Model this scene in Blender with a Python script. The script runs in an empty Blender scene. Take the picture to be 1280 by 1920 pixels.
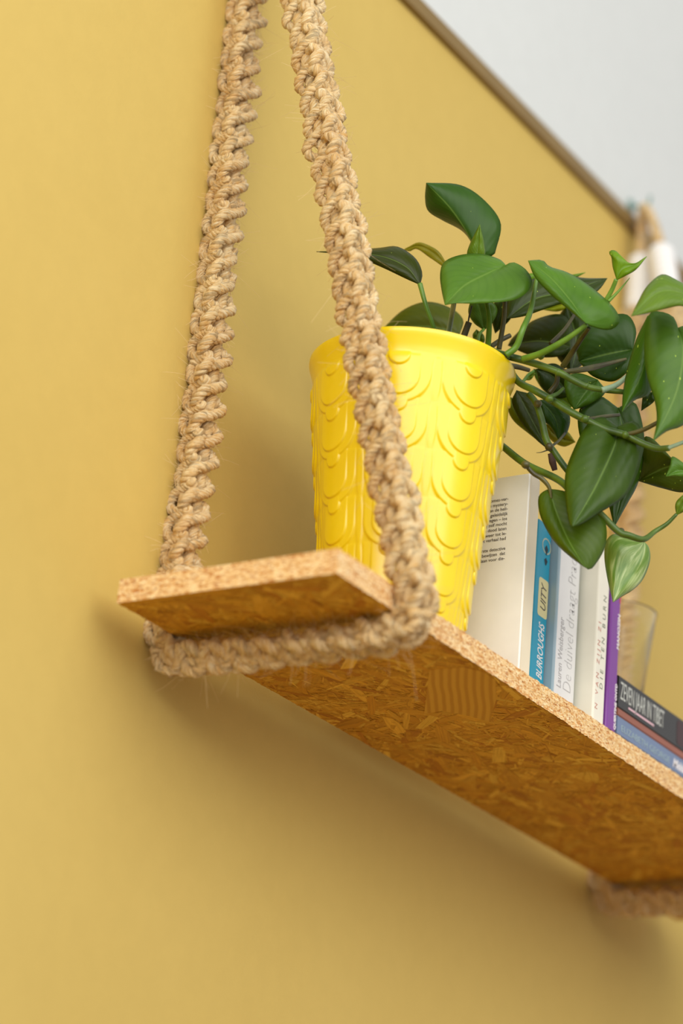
import bpy, bmesh, math, random
import numpy as np
from mathutils import Vector, Matrix
random.seed(7); rng = np.random.RandomState(7)
SC = bpy.context.scene
COL = SC.collection

# ------------------------------------------------------------------ camera
AZ, EL, RO = 0.99655, 0.377085, 0.085643
FPX = 5088.5                                   # focal length in pixels of the 1280 px wide frame
CAM = np.array([-1.55061, -1.20299, -0.68359])
fw = np.array([math.cos(EL)*math.sin(AZ), math.cos(EL)*math.cos(AZ), math.sin(EL)])
r0 = np.cross(fw, [0, 0, 1]); r0 /= np.linalg.norm(r0); u0 = np.cross(r0, fw)
RR = math.cos(RO)*r0 + math.sin(RO)*u0
UU = -math.sin(RO)*r0 + math.cos(RO)*u0
cd = bpy.data.cameras.new('camera'); cam = bpy.data.objects.new('camera', cd); COL.objects.link(cam)
cam.matrix_world = Matrix(((RR[0], UU[0], -fw[0], CAM[0]), (RR[1], UU[1], -fw[1], CAM[1]),
                           (RR[2], UU[2], -fw[2], CAM[2]), (0, 0, 0, 1)))
cd.sensor_fit = 'HORIZONTAL'; cd.sensor_width = 24.0; cd.lens = 24.0*FPX/1280.0
cd.clip_start = 0.05; cd.clip_end = 60
cd.dof.use_dof = True; cd.dof.focus_distance = 2.255; cd.dof.aperture_fstop = 2.8
SC.camera = cam

def at(px, py, d):
    """world point seen at pixel (px,py) at depth d along the view axis"""
    return CAM + d*(fw + RR*(px-640)/FPX - UU*(py-960)/FPX)

# ------------------------------------------------------------------ light
w = bpy.data.worlds.new('world'); SC.world = w; w.use_nodes = True
bg = w.node_tree.nodes['Background']
bg.inputs[0].default_value = (0.97, 0.975, 1.0, 1); bg.inputs[1].default_value = 0.50

def area(name, loc, target, sx, sy, power, color):
    l = bpy.data.lights.new(name, 'AREA'); l.shape = 'RECTANGLE'; l.size = sx; l.size_y = sy
    l.energy = power; l.color = color
    o = bpy.data.objects.new(name, l); COL.objects.link(o); o.location = loc
    o.rotation_euler = (Vector(target)-Vector(loc)).to_track_quat('-Z', 'Y').to_euler(); return o
area('window_light', (-1.00, -2.40, 1.10), (0.30, 0, 0.05), 3.4, 2.0, 56, (1.0, 0.985, 0.955))
area('side_fill_light', (-2.8, -0.95, 1.0), (0.30, -0.15, 0.12), 1.5, 1.3, 22, (1.0, 0.99, 0.97))  # added fill brightening the left-facing covers and board end, not a known window

vs = SC.view_settings
vs.view_transform = 'Standard'; vs.look = 'None'; vs.exposure = 0.33; vs.gamma = 1.0
vs.use_curve_mapping = False

# ------------------------------------------------------------------ helpers
def lin(c):
    return tuple(((v/255)/12.92 if v/255 <= .04045 else ((v/255+.055)/1.055)**2.4) for v in c)

class NT:
    def __init__(s, name, rough=.5, spec=.5):
        s.m = bpy.data.materials.new(name); s.m.use_nodes = True
        s.t = s.m.node_tree; s.n = s.t.nodes; s.l = s.t.links
        s.b = s.n['Principled BSDF']; s.b.inputs['Roughness'].default_value = rough
        s.b.inputs['Specular IOR Level'].default_value = spec
    def node(s, typ, **kw):
        n = s.n.new(typ)
        for k, v in kw.items():
            if isinstance(k, str) and hasattr(n, k): setattr(n, k, v)
            else: n.inputs[k.replace('_', ' ')].default_value = v
        return n
    def link(s, a, b): s.l.new(a, b)
    def coord(s, which='Object', scale=(1, 1, 1), rot=(0, 0, 0)):
        tc = s.n.new('ShaderNodeTexCoord'); mp = s.n.new('ShaderNodeMapping')
        mp.inputs['Scale'].default_value = scale; mp.inputs['Rotation'].default_value = rot
        s.link(tc.outputs[which], mp.inputs[0]); return mp.outputs[0]
    def noise(s, vec, scale, detail=3, rough=.5, dist=0):
        n = s.n.new('ShaderNodeTexNoise'); s.link(vec, n.inputs['Vector'])
        n.inputs['Scale'].default_value = scale; n.inputs['Detail'].default_value = detail
        n.inputs['Roughness'].default_value = rough; n.inputs['Distortion'].default_value = dist
        return n.outputs['Fac']
    def ramp(s, fac, stops):
        r = s.n.new('ShaderNodeValToRGB'); e = r.color_ramp.elements
        while len(e) < len(stops): e.new(.5)
        for i, (p, c) in enumerate(stops):
            e[i].position = p; e[i].color = (*c[:3], 1)
        s.link(fac, r.inputs[0]); return r.outputs[0]
    def mix(s, fac, a, b, mode='MIX'):
        m = s.n.new('ShaderNodeMix'); m.data_type = 'RGBA'; m.blend_type = mode
        if isinstance(fac, (int, float)): m.inputs[0].default_value = fac
        else: s.link(fac, m.inputs[0])
        for i, v in ((6, a), (7, b)):
            if isinstance(v, tuple): m.inputs[i].default_value = (*v[:3], 1)
            else: s.link(v, m.inputs[i])
        return m.outputs[2]
    def bump(s, h, strength, dist):
        b = s.n.new('ShaderNodeBump'); b.inputs['Strength'].default_value = strength
        b.inputs['Distance'].default_value = dist; s.link(h, b.inputs['Height'])
        s.link(b.outputs[0], s.b.inputs['Normal'])
    def base(s, v):
        if isinstance(v, tuple): s.b.inputs['Base Color'].default_value = (*v[:3], 1)
        else: s.link(v, s.b.inputs['Base Color'])

def plain(name, rgb, rough=.5, var=.06, scale=30, spec=.5, bump=0):
    t = NT(name, rough, spec); v = t.coord('Object'); n = t.noise(v, scale, 4)
    c = lin(rgb)
    t.base(t.ramp(n, [(.3, tuple(x*(1-var) for x in c)), (.7, tuple(min(1, x*(1+var)) for x in c))]))
    if bump: t.bump(t.noise(v, scale*8, 2), .3, bump)
    return t.m

# ------------------------------------------------------------------ materials
def m_wall(name, rgb, rgb2):
    t = NT(name, .75, .25); v = t.coord('Object')
    big = t.noise(v, 2.2, 3); fine = t.noise(v, 60, 3)
    c = t.ramp(big, [(.3, lin(rgb)), (.7, lin(rgb2))])
    c = t.mix(.06, c, t.ramp(fine, [(.35, lin(tuple(x*.85 for x in rgb))), (.65, lin(rgb2))]))
    t.base(c)
    h = t.noise(v, 260, 3, .6)
    t.bump(h, .30, .0006); return t.m
M_WALL = m_wall('yellow_wall_paint', (204, 175, 93), (209, 181, 100))
M_WHITE = m_wall('white_wall_paint', (214, 217, 213), (218, 221, 217))
M_TRIM = plain('trim_paint', (132, 106, 54), .5, .06, 20)
M_FLOOR = plain('floor_wood', (150, 112, 66), .6, .12, 6)

def m_rope():
    t = NT('jute_fibre', .48, .5)
    uv = t.coord('UV', (1, 1, 1))
    oc = t.coord('Object')
    st = t.coord('UV', (620, 60, 1))
    n1 = t.noise(st, 1.0, 4, .7); n2 = t.noise(oc, 130, 3); n3 = t.noise(oc, 18, 2)
    c = t.ramp(n1, [(.34, lin((160, 98, 22))), (.46, lin((236, 188, 102))), (.60, lin((255, 246, 210)))])
    c2 = t.ramp(n2, [(.35, lin((218, 166, 88))), (.65, lin((254, 234, 190)))])
    c = t.mix(.38, c, c2)
    c = t.mix(.22, c, t.ramp(n3, [(.38, lin((206, 148, 56))), (.62, lin((255, 230, 170)))]))
    t.base(c)
    t.bump(n1, 1.0, .0016)
    t.b.inputs['Sheen Weight'].default_value = .08
    t.b.inputs['Sheen Roughness'].default_value = .4
    return t.m
M_ROPE = m_rope()
M_FUZZ = plain('jute_hair', (232, 202, 150), .6, .1, 40)
M_WRAP = plain('white_wrapping', (236, 234, 230), .45, .03, 60)
M_HOOK = plain('hook_metal', (120, 150, 140), .35, .05, 60)

def m_osb_face():
    t = NT('strand_board_face', .62, .3)
    at_ = t.n.new('ShaderNodeAttribute'); at_.attribute_name = 'tone'
    st = t.coord('UV', (16, 420, 1)); n = t.noise(st, 1.0, 4, .65)
    st2 = t.coord('UV', (30, 1500, 1)); n2 = t.noise(st2, 1.0, 2, .5)
    g = t.ramp(n, [(.3, (.74, .67, .52)), (.6, (1, 1, 1))])
    g2 = t.ramp(n2, [(.35, (.82, .78, .7)), (.6, (1, 1, 1))])
    c = t.mix(1.0, at_.outputs['Color'], g, 'MULTIPLY')
    c = t.mix(.8, c, g2, 'MULTIPLY'); c = t.mix(1.0, c, (1.10, 1.17, .70), 'MULTIPLY')
    t.base(c); t.bump(n, .5, .0003); return t.m
def m_osb_edge():
    t = NT('strand_board_edge', .8, .2)
    vo = t.n.new('ShaderNodeTexVoronoi'); vo.feature = 'F1'
    v = t.coord('Object', (420, 420, 900)); t.link(v, vo.inputs['Vector']); vo.inputs['Scale'].default_value = 1.0
    vo.inputs['Randomness'].default_value = 1
    cell = t.n.new('ShaderNodeSeparateColor'); t.link(vo.outputs['Color'], cell.inputs[0])
    c = t.ramp(cell.outputs[0], [(.04, lin((168, 92, 34))), (.16, lin((210, 142, 72))), (.4, lin((234, 190, 122))), (.85, lin((252, 228, 176)))])
    n = t.noise(t.coord('Object', (90, 90, 300)), 1.0, 4, .65)
    c = t.mix(.35, c, t.ramp(n, [(.36, lin((184, 104, 44))), (.5, lin((232, 186, 122))), (.66, lin((252, 234, 192)))]))
    t.base(c); t.bump(t.mix(.5, vo.outputs['Distance'], n), .8, .0012); return t.m
M_FACE = m_osb_face(); M_EDGE = m_osb_edge()

def m_pot():
    t = NT('yellow_glazed_plastic', .30, .5)
    n = t.noise(t.coord('Object'), 25, 3)
    t.base(t.ramp(n, [(.3, lin((242, 210, 6))), (.7, lin((247, 217, 14)))]))
    t.b.inputs['Coat Weight'].default_value = .35; t.b.inputs['Coat Roughness'].default_value = .22
    t.b.inputs['Subsurface Weight'].default_value = .08
    t.b.inputs['Subsurface Radius'].default_value = (.01, .008, .001)
    t.b.inputs['Subsurface Scale'].default_value = .3
    t.bump(t.noise(t.coord('Object', (1, 1, .15)), 500, 2), .05, .0003)
    return t.m
M_POT = m_pot()
M_SOIL = plain('potting_soil', (52, 38, 26), .95, .4, 120, .2, .002)

def m_leaf():
    t = NT('pothos_leaf', .38, .32)
    oi = t.n.new('ShaderNodeObjectInfo')
    uv = t.n.new('ShaderNodeTexCoord'); sp = t.n.new('ShaderNodeSeparateXYZ'); t.link(uv.outputs['UV'], sp.inputs[0])
    # u in 0..1 (0.5 = midrib), v along
    ab = t.n.new('ShaderNodeMath'); ab.operation = 'SUBTRACT'; t.link(sp.outputs[0], ab.inputs[0]); ab.inputs[1].default_value = .5
    aa = t.n.new('ShaderNodeMath'); aa.operation = 'ABSOLUTE'; t.link(ab.outputs[0], aa.inputs[0])
    # side veins: bands of v - 1.1*|u|
    ml = t.n.new('ShaderNodeMath'); ml.operation = 'MULTIPLY_ADD'; t.link(aa.outputs[0], ml.inputs[0]); ml.inputs[1].default_value = -.9; t.link(sp.outputs[1], ml.inputs[2])
    fr = t.n.new('ShaderNodeMath'); fr.operation = 'MULTIPLY'; t.link(ml.outputs[0], fr.inputs[0]); fr.inputs[1].default_value = 62
    sn = t.n.new('ShaderNodeMath'); sn.operation = 'SINE'; t.link(fr.outputs[0], sn.inputs[0])
    vein = t.ramp(sn.outputs[0], [(.2, (1, 1, 1)), (.95, (.93, .95, .90))])
    n = t.noise(t.coord('Object'), 28, 3); n2 = t.noise(t.coord('Object'), 110, 3)
    c = t.mix(1.0, oi.outputs['Color'], vein, 'MULTIPLY'); c = t.mix(1.0, c, (1.22, 1.02, .38), 'MULTIPLY')
    c = t.mix(1.0, c, t.ramp(n, [(.3, (.80, .84, .75)), (.7, (1.15, 1.1, 1.1))]), 'MULTIPLY')
    rib = t.ramp(aa.outputs[0], [(.004, (1, 1, 1)), (.022, (0, 0, 0))])
    c = t.mix(t.mix(.5, (0, 0, 0), rib), c, lin((128, 160, 70)))
    # yellow flecks
    vo = t.n.new('ShaderNodeTexVoronoi'); t.link(t.coord('Object', (170, 170, 80)), vo.inputs['Vector']); vo.inputs['Scale'].default_value = 1
    dt = t.noise(t.coord('Object'), 9, 1)
    sub = t.n.new('ShaderNodeMath'); sub.operation = 'MULTIPLY_ADD'; t.link(dt, sub.inputs[0]); sub.inputs[1].default_value = -.35; t.link(vo.outputs['Distance'], sub.inputs[2])
    fl = t.ramp(sub.outputs[0], [(-.0, (1, 1, 1)), (.0001, (0, 0, 0))])
    fle = t.n.new('ShaderNodeMath'); fle.operation = 'LESS_THAN'; t.link(sub.outputs[0], fle.inputs[0]); fle.inputs[1].default_value = -.13
    c = t.mix(fle.outputs[0], c, lin((178, 205, 70)))
    t.base(c)
    t.bump(t.mix(.5, sn.outputs[0], n2), .10, .0008)
    tr = t.n.new('ShaderNodeBsdfTranslucent'); g = t.mix(1.0, c, (1.5, 1.6, .6), 'MULTIPLY'); t.link(g, tr.inputs[0])
    mx = t.n.new('ShaderNodeMixShader'); mx.inputs[0].default_value = .24
    out = t.n['Material Output']
    t.link(t.b.outputs[0], mx.inputs[1]); t.link(tr.outputs[0], mx.inputs[2]); t.link(mx.outputs[0], out.inputs[0])
    return t.m
M_LEAF = m_leaf()
def m_varleaf():
    t = NT('variegated_leaf', .32, .5)
    uv = t.coord('UV', (7, 1.6, 1)); n = t.noise(uv, 1.6, 3, .5, .4)
    c = t.ramp(n, [(.38, lin((96, 134, 40))), (.52, lin((126, 156, 70))), (.66, lin((176, 196, 128)))])
    t.base(c); t.bump(n, .3, .001); return t.m
M_VARLEAF = m_varleaf()
def m_stem(name, a, b):
    t = NT(name, .4, .5); n = t.noise(t.coord('Object', (1, 1, 1)), 45, 3)
    t.base(t.ramp(n, [(.35, lin(a)), (.65, lin(b))])); t.bump(t.noise(t.coord('UV', (30, 3, 1)), 1, 2), .3, .0005); return t.m
M_VINE = m_stem('vine_green', (50, 76, 14), (86, 114, 30))
M_PET = m_stem('petiole_green', (84, 126, 30), (112, 152, 48))
M_TEAL = m_stem('petiole_pale', (120, 150, 120), (160, 186, 150))
M_BRN = m_stem('stem_brown', (56, 52, 22), (92, 88, 40))
M_DRY = plain('dry_sheath', (62, 40, 26), .8, .3, 90)

def finish(o, parent=None, kind=None, label=None, cat=None, group=None):
    COL.objects.link(o)
    if parent is not None: o.parent = parent
    if kind: o['kind'] = kind
    if label: o['label'] = label
    if cat: o['category'] = cat
    if group: o['group'] = group
    return o
def mesh_np(name, V, F, mat, parent=None, uv=None, smooth=True, **kw):
    V = np.asarray(V, dtype=np.float32); F = np.asarray(F, dtype=np.int32)
    me = bpy.data.meshes.new(name); k = F.shape[1]
    me.vertices.add(len(V)); me.vertices.foreach_set('co', V.ravel())
    me.loops.add(F.size); me.loops.foreach_set('vertex_index', F.ravel())
    me.polygons.add(len(F)); me.polygons.foreach_set('loop_start', np.arange(0, F.size, k, dtype=np.int32))
    if smooth: me.polygons.foreach_set('use_smooth', np.ones(len(F), dtype=bool))
    me.update(calc_edges=True)
    if uv is not None:
        l = me.uv_layers.new(name='UVMap'); l.data.foreach_set('uv', np.asarray(uv, dtype=np.float32)[F.ravel()].ravel())
    me.materials.append(mat)
    return finish(bpy.data.objects.new(name, me), parent, **kw)
def from_bm(name, bm, mat, parent=None, smooth=False, **kw):
    me = bpy.data.meshes.new(name); bm.normal_update(); bm.to_mesh(me); bm.free()
    for m in (mat if isinstance(mat, list) else [mat]): me.materials.append(m)
    if smooth: me.polygons.foreach_set('use_smooth', [True]*len(me.polygons))
    return finish(bpy.data.objects.new(name, me), parent, **kw)
def add_box(bm, x0, y0, z0, x1, y1, z1, bev=0, seg=2):
    r = bmesh.ops.create_cube(bm, size=1)
    bmesh.ops.scale(bm, vec=(x1-x0, y1-y0, z1-z0), verts=r['verts'])
    bmesh.ops.translate(bm, vec=((x0+x1)/2, (y0+y1)/2, (z0+z1)/2), verts=r['verts'])
    if bev:
        es = list({e for v in r['verts'] for e in v.link_edges})
        bmesh.ops.bevel(bm, geom=es, offset=bev, segments=seg, affect='EDGES', profile=.5)
def box(name, mat, x0, y0, z0, x1, y1, z1, bev=0, parent=None, **kw):
    bm = bmesh.new(); add_box(bm, x0, y0, z0, x1, y1, z1, bev); return from_bm(name, bm, mat, parent, **kw)
def empty(name, loc, label, cat, group=None, parent=None):
    o = bpy.data.objects.new(name, None); o.empty_display_size = .02
    o.location = loc; finish(o, parent, None, label, cat, group); return o
def crom(P, n):
    """n points evenly spaced by length on a Catmull-Rom spline through P"""
    P = np.asarray(P, float)
    if len(P) == 2: return P[0]+(P[1]-P[0])*np.linspace(0, 1, n)[:, None]
    Q = np.vstack([2*P[0]-P[1], P, 2*P[-1]-P[-2]]); out = []
    for i in range(1, len(Q)-2):
        t = np.linspace(0, 1, 24, endpoint=False)[:, None]
        a, b, c, d = Q[i-1], Q[i], Q[i+1], Q[i+2]
        out.append(.5*((2*b)+(-a+c)*t+(2*a-5*b+4*c-d)*t**2+(-a+3*b-3*c+d)*t**3))
    out = np.vstack(out+[P[-1:]])
    s = np.r_[0, np.cumsum(np.linalg.norm(np.diff(out, axis=0), axis=1))]
    if s[-1] < 1e-12: return np.repeat(P[:1], n, 0)
    u = np.linspace(0, s[-1], n)
    return np.stack([np.interp(u, s, out[:, k]) for k in range(out.shape[1])], 1)
def frames(P):
    T = np.gradient(P, axis=0); T /= np.linalg.norm(T, axis=1)[:, None]+1e-12
    N = np.zeros_like(P); a = np.array([0, 0, 1.]) if abs(T[0][2]) < .9 else np.array([1., 0, 0])
    n = np.cross(T[0], a); n /= np.linalg.norm(n); N[0] = n
    for i in range(1, len(P)):
        n = n - T[i]*(n@T[i]); n /= np.linalg.norm(n)+1e-12; N[i] = n
    return T, N, np.cross(T, N)
def tube_geo(P, r, sides=6, off=0, cap=True):
    P = np.asarray(P, float); n = len(P); T, N, B = frames(P)
    r = np.broadcast_to(np.asarray(r, float), (n,))
    a = np.arange(sides)*2*math.pi/sides
    V = P[:, None, :]+r[:, None, None]*(np.cos(a)[None, :, None]*N[:, None, :]+np.sin(a)[None, :, None]*B[:, None, :])
    s = np.r_[0, np.cumsum(np.linalg.norm(np.diff(P, axis=0), axis=1))]
    uv = np.stack([np.broadcast_to(np.arange(sides)/sides, (n, sides))*.03, np.broadcast_to(s[:, None], (n, sides))], 2)
    i = np.arange(n-1)[:, None]*sides; j = np.arange(sides)[None, :]; j2 = (j+1) % sides
    F = np.stack([i+j, i+j2, i+j2+sides, i+j+sides], 2).reshape(-1, 4)
    V = V.reshape(-1, 3); uv = uv.reshape(-1, 2)
    if cap:
        V = np.vstack([V, P[0], P[-1]]); uv = np.vstack([uv, [0, 0], [0, s[-1]]]); c0 = n*sides
        k = np.arange(sides); k2 = (k+1) % sides
        F = np.vstack([F, np.stack([k2, k, np.full(sides, c0), np.full(sides, c0)], 1)[:, [0, 1, 2, 2]] if False else np.zeros((0, 4), int)])
    return V, F+off, uv
def tube(name, P, r, mat, parent, sides=10, **kw):
    P = np.asarray(P, float)
    # close the ends by collapsing the radius
    r = np.broadcast_to(np.asarray(r, float), (len(P),)).copy()
    P = np.vstack([P[0]-(P[1]-P[0])*1e-3, P, P[-1]+(P[-1]-P[-2])*1e-3]); r = np.r_[1e-5, r, 1e-5]
    V, F, uv = tube_geo(P, r, sides, cap=False)
    return mesh_np(name, V, F, mat, parent, uv=uv, **kw)
def lettering(text, size, M, mat, parent, sx=1, sy=1, align='LEFT', shear=0, spacing=1, bold=0, name='lettering', depth=.00012, fit=None):
    """flat printed text; M maps text plane (x right, y up, z out) to world"""
    cu = bpy.data.curves.new('t', 'FONT'); cu.body = text; cu.size = size; cu.align_x = align
    cu.shear = shear; cu.space_character = spacing; cu.offset = bold; cu.extrude = depth; cu.resolution_u = 3
    ob = bpy.data.objects.new('t', cu); COL.objects.link(ob)
    dg = bpy.context.evaluated_depsgraph_get()
    me = bpy.data.meshes.new_from_object(ob.evaluated_get(dg)); bpy.data.objects.remove(ob); 
    if fit: sx = fit/max(v.co.x for v in me.vertices)
    me.transform(M @ Matrix.Diagonal((sx, sy, 1, 1))); me.materials.clear(); me.materials.append(mat); me.name = name
    return finish(bpy.data.objects.new(name, me), parent)
def basisM(o, x, y, z):
    return Matrix(((x[0], y[0], z[0], o[0]), (x[1], y[1], z[1], o[1]), (x[2], y[2], z[2], o[2]), (0, 0, 0, 1)))

# ------------------------------------------------------------------ the setting
YW = .024; ZT0, ZT1 = .760, .778; Z0 = .0193
box('wall_back', M_WALL, -2.2, YW, -1.6, 4.2, YW+.12, ZT0+.002, kind='structure')
box('wall_upper', M_WHITE, -2.2, YW+.001, ZT0+.002, 4.2, YW+.12, 2.0, kind='structure')
bm = bmesh.new(); add_box(bm, -2.2, YW-.007, ZT0, 4.2, YW+.01, ZT1, .0015)
from_bm('trim_1', bm, M_TRIM, kind='structure')
box('floor', M_FLOOR, -2.2, -4.2, -1.66, 4.2, YW+.12, -1.6, kind='structure')

# ------------------------------------------------------------------ hanging shelf
XE = 1.02; YB = -.004; YF = -.2
shelf = empty('hanging_shelf', (0, -.1, 0), 'long strand-board shelf hanging in rope slings with a potted plant and books on it', 'shelf')
def rel(o, p):                                     # parent while keeping world placement of baked coordinates
    o.parent = p; o.location = -Vector(p.location); return o
def board():
    bm = bmesh.new(); nx = 340; r = random.Random(3)
    def ring(x, j):
        jj = lambda: r.gauss(0, .00028)
        pts = []
        for (y, z) in [(YB, 0), (YB, Z0), ((YB+YF)/2, Z0), (YF, Z0), (YF-.0002, Z0*.66), (YF+.0002, Z0*.33), (YF, 0), ((YB+YF)/2, 0)]:
            edge = y in (YB, YF)
            pts.append(bm.verts.new((x+j*r.gauss(0, .0003), y+(jj() if edge else 0), z+(jj() if edge else 0))))
        return pts
    rings = [ring(XE*i/nx, i in (0, nx)) for i in range(nx+1)]
    for a, b in zip(rings[:-1], rings[1:]):
        for k in range(8):
            f = bm.faces.new((a[k], a[(k+1) % 8], b[(k+1) % 8], b[k]))
            f.material_index = 0 if k in (6, 7, 1, 2) else 1
    for rg, s in ((rings[0], 1), (rings[-1], -1)):
        f = bm.faces.new(rg if s < 0 else rg[::-1]); f.material_index = 1
    bmesh.ops.recalc_face_normals(bm, faces=bm.faces)
    o = from_bm('board', bm, [M_FACE, M_EDGE]); rel(o, shelf)
    at_ = o.data.attributes.new('tone', 'FLOAT_COLOR', 'POINT')
    c = lin((212, 154, 56)); at_.data.foreach_set('color', np.tile([*c, 1], len(o.data.vertices)))
    return o
board()
def strands():
    """wood flakes pressed into the underside, each its own thin polygon"""
    V = []; F = []; C = []; U = []
    tones = [(222, 166, 66), (212, 154, 54), (204, 144, 46), (230, 176, 80), (216, 158, 60), (190, 126, 38), (234, 186, 94), (208, 150, 54)]
    def flake(x, y, L, W, a, z, tone, tilt):
        ca, sa = math.cos(a), math.sin(a); n = len(V)
        j = lambda s: random.uniform(-s, s)
        pts = [(-L/2+j(L*.12), -W/2*random.uniform(.2, 1)), (-L*.1, -W/2*random.uniform(.8, 1.1)), (L/2+j(L*.12), -W/2*random.uniform(.2, 1)),
               (L/2+j(L*.12), W/2*random.uniform(.2, 1)), (L*.1, W/2*random.uniform(.8, 1.1)), (-L/2+j(L*.12), W/2*random.uniform(.2, 1))]
        P = [(x+ca*p-sa*q, y+sa*p+ca*q) for p, q in pts]
        if min(p[0] for p in P) < .0006 or max(p[0] for p in P) > XE-.0006: return
        P = [(px_, min(max(py_, YF+.0004), YB-.0004)) for px_, py_ in P]
        c = np.array(lin(tone))*random.uniform(.86, 1.08)
        ox, oy = random.random()*3, random.random()*3
        for (px_, py_), (p, q) in zip(P, pts):
            V.append((px_, py_, z+tilt*p/L)); C.append([*c, 1]); U.append((p+ox, q+oy))
        F.append(tuple(range(n, n+6)))
    N = 9500
    for i in range(N):
        big = random.random()
        f = i/N
        if big < .10: L, W = random.uniform(.03, .06), random.uniform(.006, .014)
        elif big < .4: L, W = random.uniform(.014, .034), random.uniform(.002, .006)
        else: L, W = random.uniform(.006, .022), random.uniform(.0006, .0022)
        if f < .3: L *= 1.3; W *= 1.4
        a = random.gauss(0, .8) if random.random() < .7 else random.uniform(0, math.pi)
        z = -.00005-.00040*f
        flake(random.uniform(0, XE), random.uniform(YF, YB), L, W, a, z, random.choice(tones), random.uniform(-.00022, .00022))
    me = bpy.data.meshes.new('surface_strands'); me.from_pydata(V, [], F); me.update()
    a = me.attributes.new('tone', 'FLOAT_COLOR', 'POINT'); a.data.foreach_set('color', np.array(C).ravel())
    uv = me.uv_layers.new(name='UVMap'); li = np.zeros(len(me.loops), int); me.loops.foreach_get('vertex_index', li)
    uv.data.foreach_set('uv', np.array(U)[li].ravel()); me.materials.append(M_FACE)
    o = finish(bpy.data.objects.new('surface_strands', me), kind='stuff'); rel(o, shelf)
strands()
# the one wide flake with wavy grain that shows near the left sling
def wavy():
    t = NT('wide_flake_wood', .6, .3); w_ = t.n.new('ShaderNodeTexWave'); w_.wave_type = 'BANDS'; w_.bands_direction = 'X'
    t.link(t.coord('Object', (1, 1, 1), (0, 0, math.radians(-118))), w_.inputs['Vector']); w_.inputs['Scale'].default_value = 48; w_.inputs['Distortion'].default_value = 2.5
    w_.inputs['Detail'].default_value = 2; w_.inputs['Detail Scale'].default_value = .25
    t.base(t.ramp(w_.outputs['Fac'], [(.15, lin((196, 142, 40))), (.75, lin((216, 166, 58)))]))
    bm = bmesh.new()
    P = [(.2125, -.158), (.2152, -.1879), (.2304, -.197), (.2508, -.197), (.295, -.174), (.3469, -.1403), (.3253, -.1287), (.3095, -.1161), (.3113, -.0973)]
    a = [bm.verts.new((x, y, -.0006)) for x, y in P]; b = [bm.verts.new((x, y, -.0001)) for x, y in P]
    bm.faces.new(a); n = len(P)
    for i in range(n): bm.faces.new((a[i], a[(i+1) % n], b[(i+1) % n], b[i]))
    bmesh.ops.recalc_face_normals(bm, faces=bm.faces)
    rel(from_bm('wide_strand', bm, t.m, label='wide flake of wood with wavy grain'), shelf)
wavy()

# ------------------------------------------------------------------ knotted rope slings
PITCH = .0232; WA = .0133; HB = .0108; RP = .0026
def sling_path():
    y0, z0 = -.2160, -.0155; yb = .0080
    P = [(.0815, -.0385, .655), (.082, -.0515+.004, .62), (.083, -.1085, .40), (.084, -.1620, .20), (.0855, -.2065, .045),
         (.086, y0-.0008, .012), (.0866, y0+.0015, -.006), (.0875, y0+.012, z0), (.0875, -.16, z0-.0025), (.0865, -.09, z0-.0030), (.0835, -.02, z0-.002), (.0835, .0, z0+.002),
         (.081, yb, .010), (.086, yb, .03), (.0945, yb, .10), (.098, yb-.0005, .2), (.0985, yb-.001, .42), (.098, yb-.001, .60), (.097, yb-.001, .655)]
    return np.array(P)
def path_frames(P, n):
    C = crom(P, n); T = np.gradient(C, axis=0); T /= np.linalg.norm(T, axis=1)[:, None]
    A = np.array([1., 0, 0])-T*T[:, [0]]; A /= np.linalg.norm(A, axis=1)[:, None]
    return C, T, A, np.cross(A, T)
def smooth_noise(n, step, amp, seed):
    r = np.random.RandomState(seed); k = max(4, int(n/step)+4)
    return np.interp(np.linspace(0, k-1, n), np.arange(k), r.normal(0, amp, k))
def ply_cord(name, P, parent, rp=RP, rho=.0022, pitch=.0118, plies=3, sides=7, seed=0):
    T, N, B = frames(P); s = np.r_[0, np.cumsum(np.linalg.norm(np.diff(P, axis=0), axis=1))]
    Vs, Fs, Us = [], [], []; off = 0
    for k in range(plies):
        ph = 2*math.pi*(s/pitch+k/plies)+smooth_noise(len(s), 40, .35, seed+k)
        rr = rho*(1+smooth_noise(len(s), 25, .10, seed+10+k))
        Q = P+rr[:, None]*(np.cos(ph)[:, None]*N+np.sin(ph)[:, None]*B)
        V, F, uv = tube_geo(Q, rp*(1+smooth_noise(len(s), 30, .09, seed+20+k)), sides, off, cap=False)
        uv[:, 0] += k*.37
        Vs.append(V); Fs.append(F); Us.append(uv); off += len(V)
    return mesh_np(name, np.vstack(Vs), np.vstack(Fs), M_ROPE, parent, uv=np.vstack(Us))
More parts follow.
